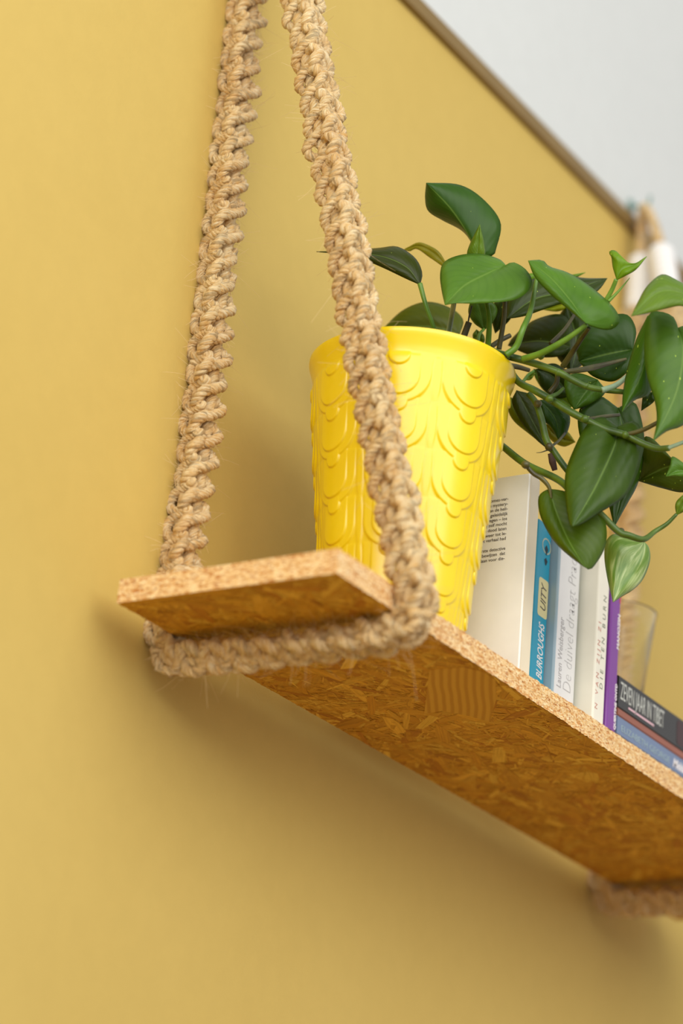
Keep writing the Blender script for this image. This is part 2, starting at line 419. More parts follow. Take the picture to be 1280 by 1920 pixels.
def make_sling(label):
    P = sling_path(); n = 4000
    C, T, A, Nn = path_frames(P, n)
    L = np.linalg.norm(np.diff(C, axis=0), axis=1).sum(); sarc = np.linspace(0, L, n)
    t = empty('rope_sling', (.09, -.1, 0), label, 'rope sling')
    periods = L/PITCH; steps = int(periods*34)
    phi = np.linspace(0, periods*2*math.pi, steps)
    def cord(kind, seed):
        wv = WA*(1+smooth_noise(steps, 23, .10, seed)); c_, s_ = np.cos(phi), np.sin(phi)
        base = PITCH/(2*math.pi)*phi
        if kind == 'loop':                         # loops out on one side, back over the middle
            a = wv*(-.52-.56*c_); b = HB*(.25-.75*c_); s = base+PITCH*(.17*np.sin(phi)+.05*np.sin(2*phi))
        elif kind == 'bar':                        # slants across the front to the other side and returns behind
            a = wv*(.42-.66*np.cos(phi-.5)); b = HB*(.12+.72*s_); s = base-PITCH*.13*np.sin(phi)
        elif kind == 'knot':                       # short upright knob over the middle
            a = wv*(-.10+.30*s_); b = HB*(.62+.55*c_); s = base+PITCH*.10*np.sin(phi)
        else:                                      # binds the back
            a = wv*.80*np.cos(phi); b = -HB*(.85-.25*np.cos(2*phi)); s = base
        s = np.clip(s, 0, L)
        b = b*(1+smooth_noise(steps, 23, .12, seed+1))
        s = s+smooth_noise(steps, 23, .0006, seed+2)
        g = lambda M: np.stack([np.interp(s, sarc, M[:, i]) for i in range(3)], 1)
        f = np.clip((s/L-.435)/.145, 0, 1); f = f*f*(3-2*f)
        th = np.radians(123-66*f); sq = 1-.26*np.exp(-((s/L-.508)/.07)**4); a = a*sq
        A_, N_ = g(A), g(Nn); ct, st_ = np.cos(th)[:, None], np.sin(th)[:, None]
        return g(C)+a[:, None]*(ct*A_+st_*N_)+b[:, None]*(ct*N_-st_*A_)
    for kind, seed in (('loop', 1), ('bar', 50), ('knot', 70), ('back', 110)):
        rel(ply_cord('knotting_cord', cord(kind, seed), None, seed=seed), t)
    for sgn in (-1, 1):
        m = 900; c, T_, a_, n_ = path_frames(P, m); f = np.clip((np.linspace(0, 1, m)-.435)/.145, 0, 1); th = np.radians(123-66*f*f*(3-2*f))[:, None]; a_ = np.cos(th)*a_+np.sin(th)*n_
        rel(ply_cord('filler_cord', c+sgn*.0052*a_, None, rp=.0030, rho=.0026, sides=6, seed=90+sgn), t)
    # stray fibres
    Vs, Fs = [], []; off = 0; r = np.random.RandomState(5)
    for i in range(5200):
        k = r.randint(20, n-20); th = r.uniform(0, 2*math.pi)
        d = math.cos(th)*A[k]+math.sin(th)*Nn[k]; st = C[k]+.8*(math.cos(th)*(WA+.003)*A[k]+math.sin(th)*(HB+.003)*Nn[k])
        L_ = r.uniform(.003, .008) if r.rand() < .86 else r.uniform(.013, .024)
        v = d+.9*r.normal(0, 1, 3); v /= np.linalg.norm(v); curl = r.normal(0, .9, 3)
        q = np.linspace(0, 1, 7)[:, None]; Q = st+L_*(q*v+.5*q*q*curl)
        V, F, _ = tube_geo(Q, np.linspace(.00014, .00008, 7), 3, off, cap=False); Vs.append(V); Fs.append(F); off += len(V)
    rel(mesh_np('loose_fibres', np.vstack(Vs), np.vstack(Fs), M_FUZZ, kind='stuff'), t)
    # white wrappings and the hanging loop of plain cord
    hk = np.array([.094, .006, .792])
    for a, b in ((P[0]-[0, 0, .004], np.array([.0845, -.024, .722])), (P[-1]-[0, 0, .004], np.array([.096, .004, .722]))):
        ss = np.linspace(0, 1, 40); Q = a+(b-a)*ss[:, None]
        rr = .0150*(1+.04*np.sin(ss*60))*np.clip(np.minimum(ss, 1-ss)*14, .45, 1)**.5
        rel(tube('end_wrapping', Q, rr, M_WRAP, None, 20, label='white wrapped sleeve below the hanging loop'), t)
    for dx in (-.0045, .0045):
        LP = [(.0845+dx, -.026, .715), (.0865+dx, -.018, .745), (.094+dx, -.004, .774), (.102+dx, .005, .785), (.1035+dx, .0075, .772), (.099+dx, .0055, .745), (.096+dx, .004, .715)]
        rel(ply_cord('loop_cord', crom(LP, 220), None, seed=33), t)
    return t
sl1 = make_sling('knotted jute rope sling nearest the camera, around the left end of the shelf')
def dup(root, dx, label):
    r = root.copy(); COL.objects.link(r); r.location.x += dx; r['label'] = label
    for ch in list(root.children):
        c = ch.copy(); COL.objects.link(c); c.parent = r
    return r
DX = .787
sl1['group'] = 'knotted rope slings of the shelf'
sl2 = dup(sl1, DX, 'knotted jute rope sling on the right behind the plant, its hanging loop in view')
def hook(x, label):
    t = empty('wall_hook', (x, YW, .792), label, 'hook', 'hooks of the rope slings')
    bm = bmesh.new()
    bmesh.ops.create_cone(bm, cap_ends=True, segments=20, radius1=.008, radius2=.007, depth=.002, matrix=Matrix.Translation((0, -.001, .002)) @ Matrix.Rotation(math.pi/2, 4, 'X'))
    from_bm('mounting_plate', bm, M_HOOK, t)
    Q = crom([(0, 0, 0), (0, -.010, -.001), (0, -.018, -.003), (0, -.023, .001), (0, -.024, .009)], 40)
    tube('prong', Q, .0019, M_HOOK, t, 10)
hook(.104, 'small grey-green wall hook above the left rope sling')
hook(.104+DX, 'small grey-green wall hook above the loop of the right rope sling')

# ------------------------------------------------------------------ potted pothos
PX, PY = .2057, -.125
plant = empty('potted_pothos', (PX, PY, Z0), 'trailing green pothos in a bright yellow pot with scalloped relief', 'potted plant')
def pot():
    H = .2439; NA, NZ = 960, 540
    prof_z = np.array([0, .02, .087, .1625, .210, .2237, .2300, .2350, .2395, .2425, .2439])
    prof_r = np.array([.0550, .0575, .0658, .0752, .0806, .0820, .0834, .0850, .0866, .0873, .0868])
    z = np.linspace(0, H, NZ); r = np.interp(z, prof_z, prof_r)
    k = np.ones(9)/9; rs = np.convolve(np.pad(r, 4, mode='edge'), k, 'valid'); r = rs
    th = np.arange(NA)/NA*2*math.pi
    TH, Z = np.meshgrid(th, z)
    cam_az = math.atan2(CAM[1]-PY, CAM[0]-PX)
    # columns of nested scallops, 8 round the pot
    c0 = cam_az+math.radians(-8.)
    d = np.degrees(TH-c0); d = (d+22.5) % 45-22.5
    Pz = .0393; top = .2262
    v = (top-Z)                                    # distance down from the lip
    def ss(x, w_): return 1/(1+np.exp(-x/w_))
    Hh = np.zeros_like(TH)
    degmm = TH*0+np.radians(1)*np.interp(Z, prof_z, prof_r)*1000   # mm per degree
    db = (np.degrees(TH-c0)) % 45-22.5
    def streak(row, p):
        vv = (v-(row+.55)*Pz)*1000; u = np.abs(db)/2.8; yy = vv/p*1.9
        return .75*ss((1-np.sqrt(u**2+yy**2))*2.8*degmm, .4)*ss((v-.004)*1000, .6)
    for row in range(-1, 7):
        vr = (v-row*Pz)*1000; p = Pz*1000
        def scallop(hw, bottom, topv, h0, h1, sharp=.62):
            # U-shape with a round bottom: half width hw degrees, lowest point 'bottom' mm
            ru = hw; rv = hw*degmm*1.0
            yy = np.clip(vr-(bottom-rv), 0, None)/rv
            q = np.sqrt((d/ru)**2+yy**2)
            dist = (1-q)*hw*degmm                   # mm inside the outline
            m = ss(dist, sharp*.55)*ss(vr-topv, .45)
            return m*(h0+(h1-h0)*np.clip((vr-topv)/(bottom-topv), 0, 1)**1.3)
        if row >= 0: 
            Hh = np.maximum(Hh, scallop(12.6, p*1.0, -1.0, .5, 2.5))
            Hh = np.maximum(Hh, scallop(6.5, p*.35, -1.0, 1.5, 2.25))
        Hh = np.maximum(Hh, scallop(19.2, p*1.16, 2.0, .3, 1.55) if row >= 0 else 0)
        Hh = np.maximum(Hh, .7*streak(row, p))
    # grooves between the columns
    Hh *= ss((.2225-Z)*1000, .9)*ss((Z-.004)*1000, .8)
    R = np.interp(Z, z, r)+Hh*.00145-.0006
    V = np.stack([PX+R*np.cos(TH), PY+R*np.sin(TH), Z0+Z], 2).reshape(-1, 3)
    i = np.arange(NZ-1)[:, None]*NA; j = np.arange(NA)[None, :]; j2 = (j+1) % NA
    F = np.stack([i+j, i+j2, i+j2+NA, i+j+NA], 2).reshape(-1, 4)
    rel(mesh_np('pot', V, F, M_POT), plant)
    # inner wall, lip top and base
    bm = bmesh.new(); rings = []
    for rr, zz in [(.0560, 0), (.001, 0)]: pass
    prof = [(.0862, H), (.0855, H+.0006), (.0846, H), (.0815, H-.012), (.0790, H-.03), (.0540, .004), (.0010, .004)]
    for rr, zz in prof:
        rings.append([bm.verts.new((PX+rr*math.cos(a), PY+rr*math.sin(a), Z0+zz)) for a in np.arange(96)/96*2*math.pi])
    for a, b in zip(rings[:-1], rings[1:]):
        for k_ in range(96): bm.faces.new((a[k_], a[(k_+1) % 96], b[(k_+1) % 96], b[k_]))
    ba = [bm.verts.new((PX+.0544*math.cos(a), PY+.0544*math.sin(a), Z0)) for a in np.arange(96)/96*2*math.pi]; bm.faces.new(ba[::-1])
    rel(from_bm('pot_lining', bm, M_POT, None, True), plant)
    bm = bmesh.new(); r_ = random.Random(2); c = bm.verts.new((PX, PY, Z0+H-.012)); prev = [c]*64
    for k in range(1, 9):
        rr = .0800*k/8
        cur = [bm.verts.new((PX+rr*math.cos(a), PY+rr*math.sin(a), Z0+H-.020+r_.uniform(-.003, .003))) for a in np.arange(64)/64*2*math.pi]
        for q in range(64):
            if k == 1: bm.faces.new((c, cur[q], cur[(q+1) % 64]))
            else: bm.faces.new((prev[q], cur[q], cur[(q+1) % 64], prev[(q+1) % 64]))
        prev = cur
    rel(from_bm('soil', bm, M_SOIL), plant)
pot()

DS = .048                                          # the plant stands this much nearer than first measured
def leaf(M, L, R, d, eL=0, eR=0, bulge=.004, color=(50, 92, 22), mat=None, sag=0, twist=0, n=30, m=7):
    """leaf lofted between left edge, midrib and right edge; d = depth at base and tip; eL/eR push the edges away (+) or nearer (-)"""
    q = np.linspace(0, 1, n)
    d = (d[0]-DS, d[1]-DS)
    m2, l2, r2 = crom(np.array(M, float), n), crom(np.array(L, float), n), crom(np.array(R, float), n)
    dm = d[0]+(d[1]-d[0])*q+sag*np.sin(math.pi*q)
    prof = np.sin(math.pi*np.clip(q, 0, 1))**.6
    rows = []; uvs = []
    tow = -fw
    for i in range(n):
        cM = at(m2[i, 0], m2[i, 1], dm[i]); cL = at(l2[i, 0], l2[i, 1], dm[i]+eL*prof[i]+twist*(q[i]-.5)); cR = at(r2[i, 0], r2[i, 1], dm[i]+eR*prof[i]-twist*(q[i]-.5))
        row = []; uu = []
        for k in range(-m, m+1):
            s = abs(k)/m; E_ = cL if k < 0 else cR
            w_ = 4*s*(1-s)*bulge*prof[i]*(1 if bulge > 0 else 1)
            wave = .0006*math.sin(6*q[i]*math.pi+(1 if k < 0 else 2))*s*prof[i]
            row.append(cM+(E_-cM)*s+tow*(w_+wave)); uu.append((.5+.5*k/m, q[i]))
        rows.append(row); uvs.append(uu)
    V = np.array(rows).reshape(-1, 3); uv = np.array(uvs).reshape(-1, 2); c = 2*m+1
    i = np.arange(n-1)[:, None]*c; j = np.arange(c-1)[None, :]
    F = np.stack([i+j, i+j+1, i+j+1+c, i+j+c], 2).reshape(-1, 4)
    o = mesh_np('leaf', V, F, mat or M_LEAF, uv=uv); rel(o, plant)
    o.color = (*lin(color), 1)
    sm = o.modifiers.new('thickness', 'SOLIDIFY'); sm.thickness = .0005; sm.offset = 0
    return o
def stem(name, pts, ds, r, mat, sides=10, n=None, **kw):
    """pts in picture px, ds depths, r radius (m) start/end"""
    pts = np.array(pts, float); ds = np.interp(np.linspace(0, 1, len(pts)), np.linspace(0, 1, len(ds)), ds)
    ds = ds-DS; P = np.array([at(x, y, d) for (x, y), d in zip(pts, ds)]); n = n or 12*len(pts)
    Q = crom(P, n); rr = np.interp(np.linspace(0, 1, n), np.linspace(0, 1, len(r)), r)
    return rel(tube(name, Q, rr, mat, None, sides, **kw), plant)
def node(px, py, d, r, mat):                       # swollen ring where a petiole leaves the vine
    bm = bmesh.new(); bmesh.ops.create_icosphere(bm, subdivisions=2, radius=r)
    for v in bm.verts: v.co *= random.uniform(.88, 1.1)
    bmesh.ops.translate(bm, vec=Vector(at(px, py, d-DS)), verts=bm.verts)
    rel(from_bm('node', bm, mat, None, True), plant)

G1 = (66, 118, 42); G2 = (50, 92, 24); GD = (46, 68, 8); GL = (128, 154, 30); GB = (88, 122, 30)
# back to front
leaf([(862, 625), (800, 612), (716, 618)], [(862, 625), (868, 600), (845, 578), (800, 566), (755, 582), (716, 618)],
     [(862, 625), (845, 655), (780, 660), (740, 640), (716, 618)], (2.40, 2.42), .01, .0, .004, (84, 104, 14))
leaf([(902, 645), (898, 632), (893, 618)], [(902, 645), (890, 640), (886, 628), (893, 618)], [(902, 645), (908, 640), (906, 628), (893, 618)], (2.36, 2.36), 0, 0, .002, GB)
leaf([(1015, 580), (1040, 576), (1065, 565)], [(1015, 580), (1040, 562), (1065, 565)], [(1015, 580), (1042, 584), (1060, 578), (1065, 565)], (2.40, 2.40), 0, 0, .002, (150, 176, 40))
leaf([(985, 528), (1040, 520), (1097, 511)], [(985, 528), (992, 513), (1040, 514), (1070, 518), (1097, 511)], [(985, 528), (1010, 545), (1060, 530), (1097, 511)], (2.385, 2.39), 0, 0, .002, (96, 146, 34))
leaf([(950, 598), (1000, 562), (1060, 547), (1138, 522)], [(950, 598), (955, 560), (985, 530), (1040, 512), (1090, 521), (1138, 522)],
     [(950, 598), (985, 592), (1046, 571), (1100, 556), (1122, 544), (1138, 522)], (2.34, 2.37), .01, -.01, .004, GD)
leaf([(907, 619), (902, 596), (893, 556)], [(907, 619), (888, 605), (878, 585), (884, 560), (893, 550)], [(907, 619), (922, 606), (932, 580), (915, 560), (893, 550)], (2.34, 2.34), .004, 0, .002, (70, 110, 34))
leaf([(928, 625), (938, 590), (945, 555)], [(928, 625), (922, 600), (925, 570), (945, 555)], [(928, 625), (955, 600), (965, 575), (945, 555)], (2.37, 2.36), .0, .005, .003, GD)
leaf([(1070, 650), (1010, 640), (952, 648)], [(1070, 650), (1068, 605), (1045, 589), (998, 602), (962, 632), (952, 648)],
     [(1070, 650), (1050, 668), (1000, 668), (952, 648)], (2.37, 2.40), .012, -.01, .004, GD)
leaf([(1070, 700), (1080, 640), (1062, 572)], [(1070, 700), (1040, 660), (1042, 605), (1062, 572)], [(1070, 700), (1110, 665), (1108, 610), (1062, 572)], (2.38, 2.40), .008, .008, .004, GD)
leaf([(1186, 655), (1140, 664), (1085, 678)], [(1186, 655), (1192, 620), (1178, 592), (1150, 590), (1108, 602), (1080, 640), (1085, 678)],
     [(1186, 655), (1181, 690), (1150, 715), (1112, 706), (1085, 678)], (2.33, 2.34), .008, -.014, .005, (44, 82, 22))
leaf([(1005, 692), (1035, 705), (1072, 742)], [(1005, 692), (1040, 682), (1075, 710), (1072, 742)], [(1005, 692), (1015, 725), (1045, 745), (1072, 742)], (2.37, 2.37), 0, 0, .003, (40, 66, 18))
leaf([(1000, 692), (1018, 715), (1050, 752)], [(1000, 692), (1018, 695), (1038, 722), (1062, 750), (1050, 752)], [(1000, 692), (1004, 710), (1022, 735), (1050, 752)], (2.39, 2.38), 0, 0, .002, (86, 130, 36))
leaf([(1036, 735), (1052, 748), (1072, 762)], [(1036, 735), (1055, 726), (1072, 745), (1072, 762)], [(1036, 735), (1040, 758), (1060, 768), (1072, 762)], (2.375, 2.37), 0, 0, .002, (96, 136, 40))
leaf([(1120, 712), (1098, 735), (1076, 768)], [(1120, 712), (1085, 700), (1059, 710), (1062, 745), (1076, 768)], [(1120, 712), (1134, 735), (1108, 757), (1076, 768)], (2.32, 2.31), 0, .004, .004, (66, 112, 38))
leaf([(1158, 765), (1175, 860), (1151, 988)], [(1158, 765), (1120, 742), (1085, 770), (1090, 830), (1130, 905), (1142, 950), (1151, 988)],
     [(1158, 765), (1190, 755), (1206, 810), (1206, 860), (1194, 909), (1175, 945), (1151, 988)], (2.33, 2.29), .0, .01, .004, (46, 82, 18))
leaf([(1197, 902), (1225, 887), (1256, 874), (1300, 868)], [(1197, 902), (1198, 860), (1205, 822), (1222, 822), (1250, 850), (1280, 884), (1300, 868)],
     [(1197, 902), (1240, 915), (1280, 923), (1312, 910), (1300, 868)], (2.33, 2.30), .0, -.012, .005, (64, 88, 20))
leaf([(1300, 885), (1272, 883), (1248, 893)], [(1300, 885), (1280, 868), (1260, 856), (1256, 872), (1248, 893)], [(1300, 885), (1300, 895), (1265, 893), (1248, 893)], (2.26, 2.25), 0, 0, .002, (78, 128, 60))
leaf([(957, 745), (972, 780), (1024, 838)], [(957, 745), (952, 765), (962, 788), (990, 812), (1024, 838)], [(957, 745), (985, 760), (1010, 800), (1024, 838)], (2.36, 2.34), .004, 0, .002, (110, 134, 30))
leaf([(968, 732), (990, 775), (1024, 840)], [(968, 732), (960, 755), (978, 792), (1003, 822), (1024, 840)], [(968, 732), (1002, 745), (1020, 790), (1024, 840)], (2.34, 2.33), .0, .006, .003, (52, 72, 18))
leaf([(1022, 795), (1045, 818), (1078, 829)], [(1022, 795), (1050, 800), (1066, 812), (1078, 829)], [(1022, 795), (1030, 822), (1055, 837), (1078, 829)], (2.36, 2.36), 0, 0, .002, (150, 160, 34))
leaf([(1012, 750), (1040, 785), (1048, 828)], [(1012, 750), (1016, 785), (1032, 800), (1048, 828)], [(1012, 750), (1046, 750), (1067, 778), (1064, 808), (1048, 828)], (2.34, 2.34), 0, .006, .003, (40, 80, 20))
leaf([(893, 480), (882, 449), (845, 392), (799, 343)], [(893, 480), (882, 452), (865, 432), (830, 413), (803, 396), (797, 372), (799, 343)],
     [(893, 480), (922, 480), (930, 465), (938, 418), (908, 376), (862, 347), (799, 343)], (2.33, 2.34), .022, .010, .004, (48, 92, 26))
leaf([(838, 500), (815, 476), (785, 461), (757, 468)], [(838, 496), (820, 470), (788, 455), (766, 463), (757, 468)], [(838, 505), (810, 486), (782, 467), (768, 471), (757, 468)], (2.36, 2.38), 0, 0, .001, (138, 142, 46))
leaf([(893, 486), (896, 458), (899, 421)], [(893, 486), (876, 478), (882, 455), (899, 421)], [(893, 486), (908, 480), (907, 455), (899, 421)], (2.31, 2.31), .004, .004, .003, (92, 132, 40))
leaf([(787, 534), (760, 500), (700, 478), (593, 472)], [(787, 534), (791, 512), (778, 484), (745, 463), (710, 465), (650, 470), (593, 472)],
     [(787, 534), (762, 523), (722, 504), (690, 490), (650, 478), (593, 472)], (2.32, 2.34), .014, -.004, .004, (50, 66, 6))
leaf([(948, 498), (915, 512), (870, 536), (834, 572)], [(948, 498), (935, 486), (900, 476), (860, 479), (832, 492), (825, 515), (828, 545), (834, 572)],
     [(948, 498), (962, 492), (985, 505), (997, 527), (988, 548), (960, 563), (900, 569), (855, 569), (834, 572)], (2.30, 2.25), .02, -.014, .005, (78, 126, 56))
leaf([(1098, 606), (1065, 560), (1030, 520), (990, 489)], [(1098, 606), (1120, 616), (1145, 618), (1161, 603), (1150, 577), (1110, 540), (1065, 512), (1030, 500), (1016, 488), (990, 489)],
     [(1098, 606), (1065, 580), (1030, 550), (1003, 520), (990, 489)], (2.24, 2.27), .016, -.004, .005, (76, 126, 52))
leaf([(1156, 525), (1165, 506), (1188, 497), (1212, 481)], [(1156, 525), (1149, 502), (1146, 482), (1141, 474), (1148, 469), (1158, 474), (1162, 488), (1182, 498), (1212, 481)],
     [(1156, 525), (1172, 517), (1192, 505), (1212, 481)], (2.27, 2.27), .006, -.004, .003, (102, 150, 34))
leaf([(1158, 800), (1150, 840), (1120, 905), (1098, 945), (1073, 987)], [(1158, 800), (1130, 782), (1100, 797), (1073, 848), (1059, 893), (1061, 946), (1068, 984), (1073, 987)],
     [(1158, 800), (1190, 790), (1207, 820), (1203, 855), (1190, 898), (1168, 933), (1126, 960), (1089, 983), (1073, 987)], (2.27, 2.21), .010, .010, .006, (58, 92, 28))
leaf([(1030, 917), (1042, 960), (1064, 1012), (1095, 1063)], [(1030, 917), (1018, 922), (1009, 935), (1013, 968), (1033, 1007), (1054, 1031), (1080, 1052), (1095, 1063)],
     [(1030, 917), (1057, 921), (1100, 935), (1130, 968), (1137, 1000), (1133, 1028), (1120, 1052), (1106, 1068), (1095, 1063)], (2.26, 2.215), .006, .012, .005, (72, 104, 26))
leaf([(1207, 1016), (1188, 1046), (1165, 1085), (1149, 1129)], [(1207, 1016), (1180, 1008), (1152, 1001), (1136, 1015), (1133, 1045), (1138, 1082), (1149, 1129)],
     [(1207, 1016), (1216, 1027), (1218, 1050), (1206, 1084), (1187, 1105), (1166, 1118), (1149, 1129)], (2.29, 2.27), .010, .010, .004, (120, 150, 60), M_VARLEAF)
leaf([(1214, 592), (1206, 690), (1166, 772)], [(1214, 592), (1192, 638), (1176, 690), (1168, 735), (1166, 772)], [(1214, 592), (1216, 650), (1222, 712), (1216, 740), (1190, 750), (1166, 772)], (2.27, 2.25), .012, .012, .003, (62, 112, 34))
leaf([(1222, 735), (1212, 752), (1202, 770)], [(1222, 735), (1206, 742), (1202, 770)], [(1222, 735), (1226, 752), (1202, 770)], (2.30, 2.30), 0, 0, .001, (40, 70, 20))
leaf([(1270, 615), (1280, 665), (1266, 740), (1224, 827)], [(1270, 615), (1262, 595), (1240, 585), (1216, 590), (1207, 645), (1213, 706), (1228, 755), (1231, 790), (1224, 827)],
     [(1270, 615), (1290, 612), (1322, 640), (1327, 700), (1312, 760), (1280, 797), (1250, 808), (1224, 827)], (2.25, 2.20), .016, .016, .005, (72, 118, 48))
leaf([(1325, 575), (1285, 552), (1235, 548), (1183, 593)], [(1325, 575), (1300, 545), (1264, 523), (1239, 515), (1212, 538), (1195, 568), (1183, 593)],
     [(1325, 575), (1300, 580), (1270, 574), (1216, 587), (1183, 593)], (2.23, 2.20), .014, -.01, .004, (94, 134, 62))
leaf([(1268, 966), (1276, 948), (1290, 925)], [(1268, 966), (1266, 945), (1278, 930), (1290, 925)], [(1268, 966), (1284, 955), (1290, 925)], (2.27, 2.27), 0, 0, .002, (104, 140, 60))
leaf([(980, 712), (990, 706), (1003, 700)], [(980, 712), (990, 700), (1003, 700)], [(980, 712), (994, 712), (1003, 700)], (2.36, 2.36), 0, 0, .001, (110, 150, 50))

stem('vine', [(880, 668), (897, 651), (942, 665), (997, 680), (1045, 697), (1072, 712), (1100, 725), (1132, 731), (1170, 735)], (2.32, 2.285, 2.27, 2.27, 2.275), (.0030, .0032, .0031, .0028, .0022), M_VINE)
stem('vine', [(925, 690), (947, 684), (972, 716), (1000, 731), (1030, 748), (1060, 767), (1097, 787), (1135, 805), (1172, 816), (1205, 832), (1232, 841), (1254, 840)],
     (2.34, 2.29, 2.27, 2.255, 2.24), (.0024, .0030, .0032, .0030, .0026), M_VINE)
stem('vine', [(990, 738), (1004, 755), (1015, 787), (1024, 825), (1040, 850), (1062, 880), (1085, 905)], (2.31, 2.30, 2.29), (.0026, .0030, .0026), M_VINE)
stem('vine', [(915, 815), (940, 835), (985, 870), (1045, 899), (1075, 925), (1123, 962), (1158, 996), (1179, 1004), (1206, 1011), (1228, 996), (1250, 982), (1268, 964)],
     (2.36, 2.30, 2.255, 2.25, 2.25, 2.27, 2.27), (.0026, .0030, .0030, .0030, .0028, .0014), M_VINE)
stem('petiole', [(1252, 840), (1268, 834), (1300, 822)], (2.24, 2.24), (.0017, .0015), M_TEAL)
stem('petiole', [(787, 532), (798, 572), (812, 612), (822, 650)], (2.32, 2.31, 2.32), (.0022, .0018, .0022), M_PET)
stem('petiole', [(852, 560), (846, 595), (834, 660)], (2.27, 2.31, 2.34), (.0021, .0024), M_TEAL)
stem('petiole', [(911, 560), (917, 600), (914, 655)], (2.29, 2.31), (.0018, .0026), M_PET)
stem('petiole', [(947, 555), (944, 600), (935, 655)], (2.31, 2.31), (.0019, .0022), M_BRN)
stem('petiole', [(1007, 515), (995, 580), (980, 617), (967, 650), (948, 666)], (2.30, 2.27, 2.27), (.0014, .0024, .0028), M_PET)
stem('petiole', [(907, 617), (898, 628), (895, 650)], (2.34, 2.32), (.0012, .0016), M_PET)
stem('petiole', [(1100, 608), (1060, 637), (1015, 662), (980, 673)], (2.245, 2.255, 2.275), (.0018, .0028, .0028), M_PET)
stem('petiole', [(1078, 588), (1058, 618), (1032, 645)], (2.32, 2.29), (.0014, .0020), M_BRN)
stem('petiole', [(1104, 615), (1085, 642), (1055, 687)], (2.25, 2.28), (.0016, .0026), M_BRN)
stem('petiole', [(1050, 698), (1085, 694), (1115, 688), (1173, 673)], (2.275, 2.29, 2.32), (.0020, .0026, .0012), M_BRN)
stem('petiole', [(1128, 732), (1155, 722), (1182, 700)], (2.27, 2.28), (.0026, .0020), M_TEAL)
stem('petiole', [(1101, 786), (1130, 781), (1160, 778)], (2.265, 2.30), (.0016, .0014), M_BRN)
stem('petiole', [(1175, 815), (1205, 806), (1233, 792)], (2.255, 2.245), (.0020, .0018), M_BRN)
stem('petiole', [(1030, 745), (1045, 738), (1056, 728)], (2.27, 2.28), (.0020, .0014), M_VINE)
stem('petiole', [(985, 872), (1000, 888), (1016, 898), (1029, 914), (1033, 935)], (2.26, 2.255), (.0018, .0020, .0012), M_BRN)
stem('petiole', [(980, 716), (990, 703), (1000, 696)], (2.33, 2.36), (.0014, .0012), M_PET)
stem('petiole', [(1025, 842), (1045, 828), (1058, 812)], (2.30, 2.33), (.0012, .0010), M_BRN)
stem('petiole', [(1155, 524), (1146, 545), (1130, 572), (1105, 610)], (2.27, 2.28), (.0018, .0022), M_PET)
stem('sheath', [(1140, 565), (1160, 545), (1180, 521)], (2.275, 2.275), (.0016, .0003), M_PET)
stem('cut_stem', [(866, 640), (873, 620), (879, 604)], (2.31, 2.31), (.0028, .0027), M_BRN, label='brown cut stem stub')
stem('twig', [(877, 606), (880, 590), (884, 573)], (2.31, 2.31), (.0006, .0009), M_BRN)
stem('twig', [(920, 650), (938, 638), (956, 629)], (2.32, 2.33), (.0022, .0020), M_BRN)
stem('twig', [(1045, 700), (1043, 718), (1030, 736)], (2.29, 2.29), (.0020, .0022), M_BRN)
stem('twig', [(1005, 849), (1014, 848), (1026, 844)], (2.29, 2.29), (.0002, .0006), M_BRN)
stem('twig', [(948, 685), (970, 688), (991, 694)], (2.31, 2.33), (.0026, .0018), M_BRN)
stem('dry_sheath', [(1030, 850), (1036, 868), (1040, 882)], (2.285, 2.285), (.0016, .0030, .0022), M_DRY, label='shrivelled brown leaf sheath')
for a in [(949, 667, 2.275, .0036), (1046, 698, 2.27, .0034), (1098, 724, 2.27, .0032), (1030, 748, 2.265, .0036), (1096, 786, 2.255, .0035), (1172, 816, 2.25, .0032), (1014, 668, 2.27, .0030)]: node(*a, M_VINE)
for a in [(1008, 757, 2.30, .0034), (1029, 838, 2.29, .0036), (985, 871, 2.255, .0036), (1163, 997, 2.26, .0034)]: node(*a, M_BRN)

# ------------------------------------------------------------------ books
def paper(name, rgb, rough=.35): return plain(name, rgb, rough, .03, 40, .45)
M_PAGES = plain('book_pages', (232, 222, 196), .85, .06, 200)
INK = plain('black_ink', (92, 84, 76), .6, .1); WINK = plain('white_ink', (238, 232, 228), .5, .02)
def upright(name, x0, x1, yf, h, depth, cover, label, th=.0009, r=.0012, parentless=True):
    """paperback standing on the shelf: wrap-round cover (part), page block (part)"""
    t = empty(name, ((x0+x1)/2, yf+depth/2, Z0), label, 'book', 'books standing on the shelf')
    bm = bmesh.new(); zb = Z0; zt = Z0+h
    out = [(x0, yf+depth), (x0, yf+r*1.4), (x0+r*.4, yf+r*.4), (x0+r*1.4, yf), (x1-r*1.4, yf), (x1-r*.4, yf+r*.4), (x1, yf+r*1.4), (x1, yf+depth)]
    inn = [(x1-th, yf+depth), (x1-th, yf+th+r), (x0+th, yf+th+r), (x0+th, yf+depth)]
    loop = out+inn
    a = [bm.verts.new((x, y, zb)) for x, y in loop]; b = [bm.verts.new((x, y, zt)) for x, y in loop]; n = len(loop)
    for i in range(n): bm.faces.new((a[i], a[(i+1) % n], b[(i+1) % n], b[i]))
    bm.faces.new(a[::-1]); bm.faces.new(b); bmesh.ops.recalc_face_normals(bm, faces=bm.faces)
    rel(from_bm('cover', bm, cover), t)
    bm = bmesh.new(); add_box(bm, x0+th, yf+th+r, zb+.0015, x1-th, yf+depth-.002, zt-.0012); rel(from_bm('pages', bm, M_PAGES), t)
    return t
def spine_M(x, y, z): return basisM((x, y, z), (0, 0, 1), (-1, 0, 0), (0, -1, 0))       # text reads upward, facing the room
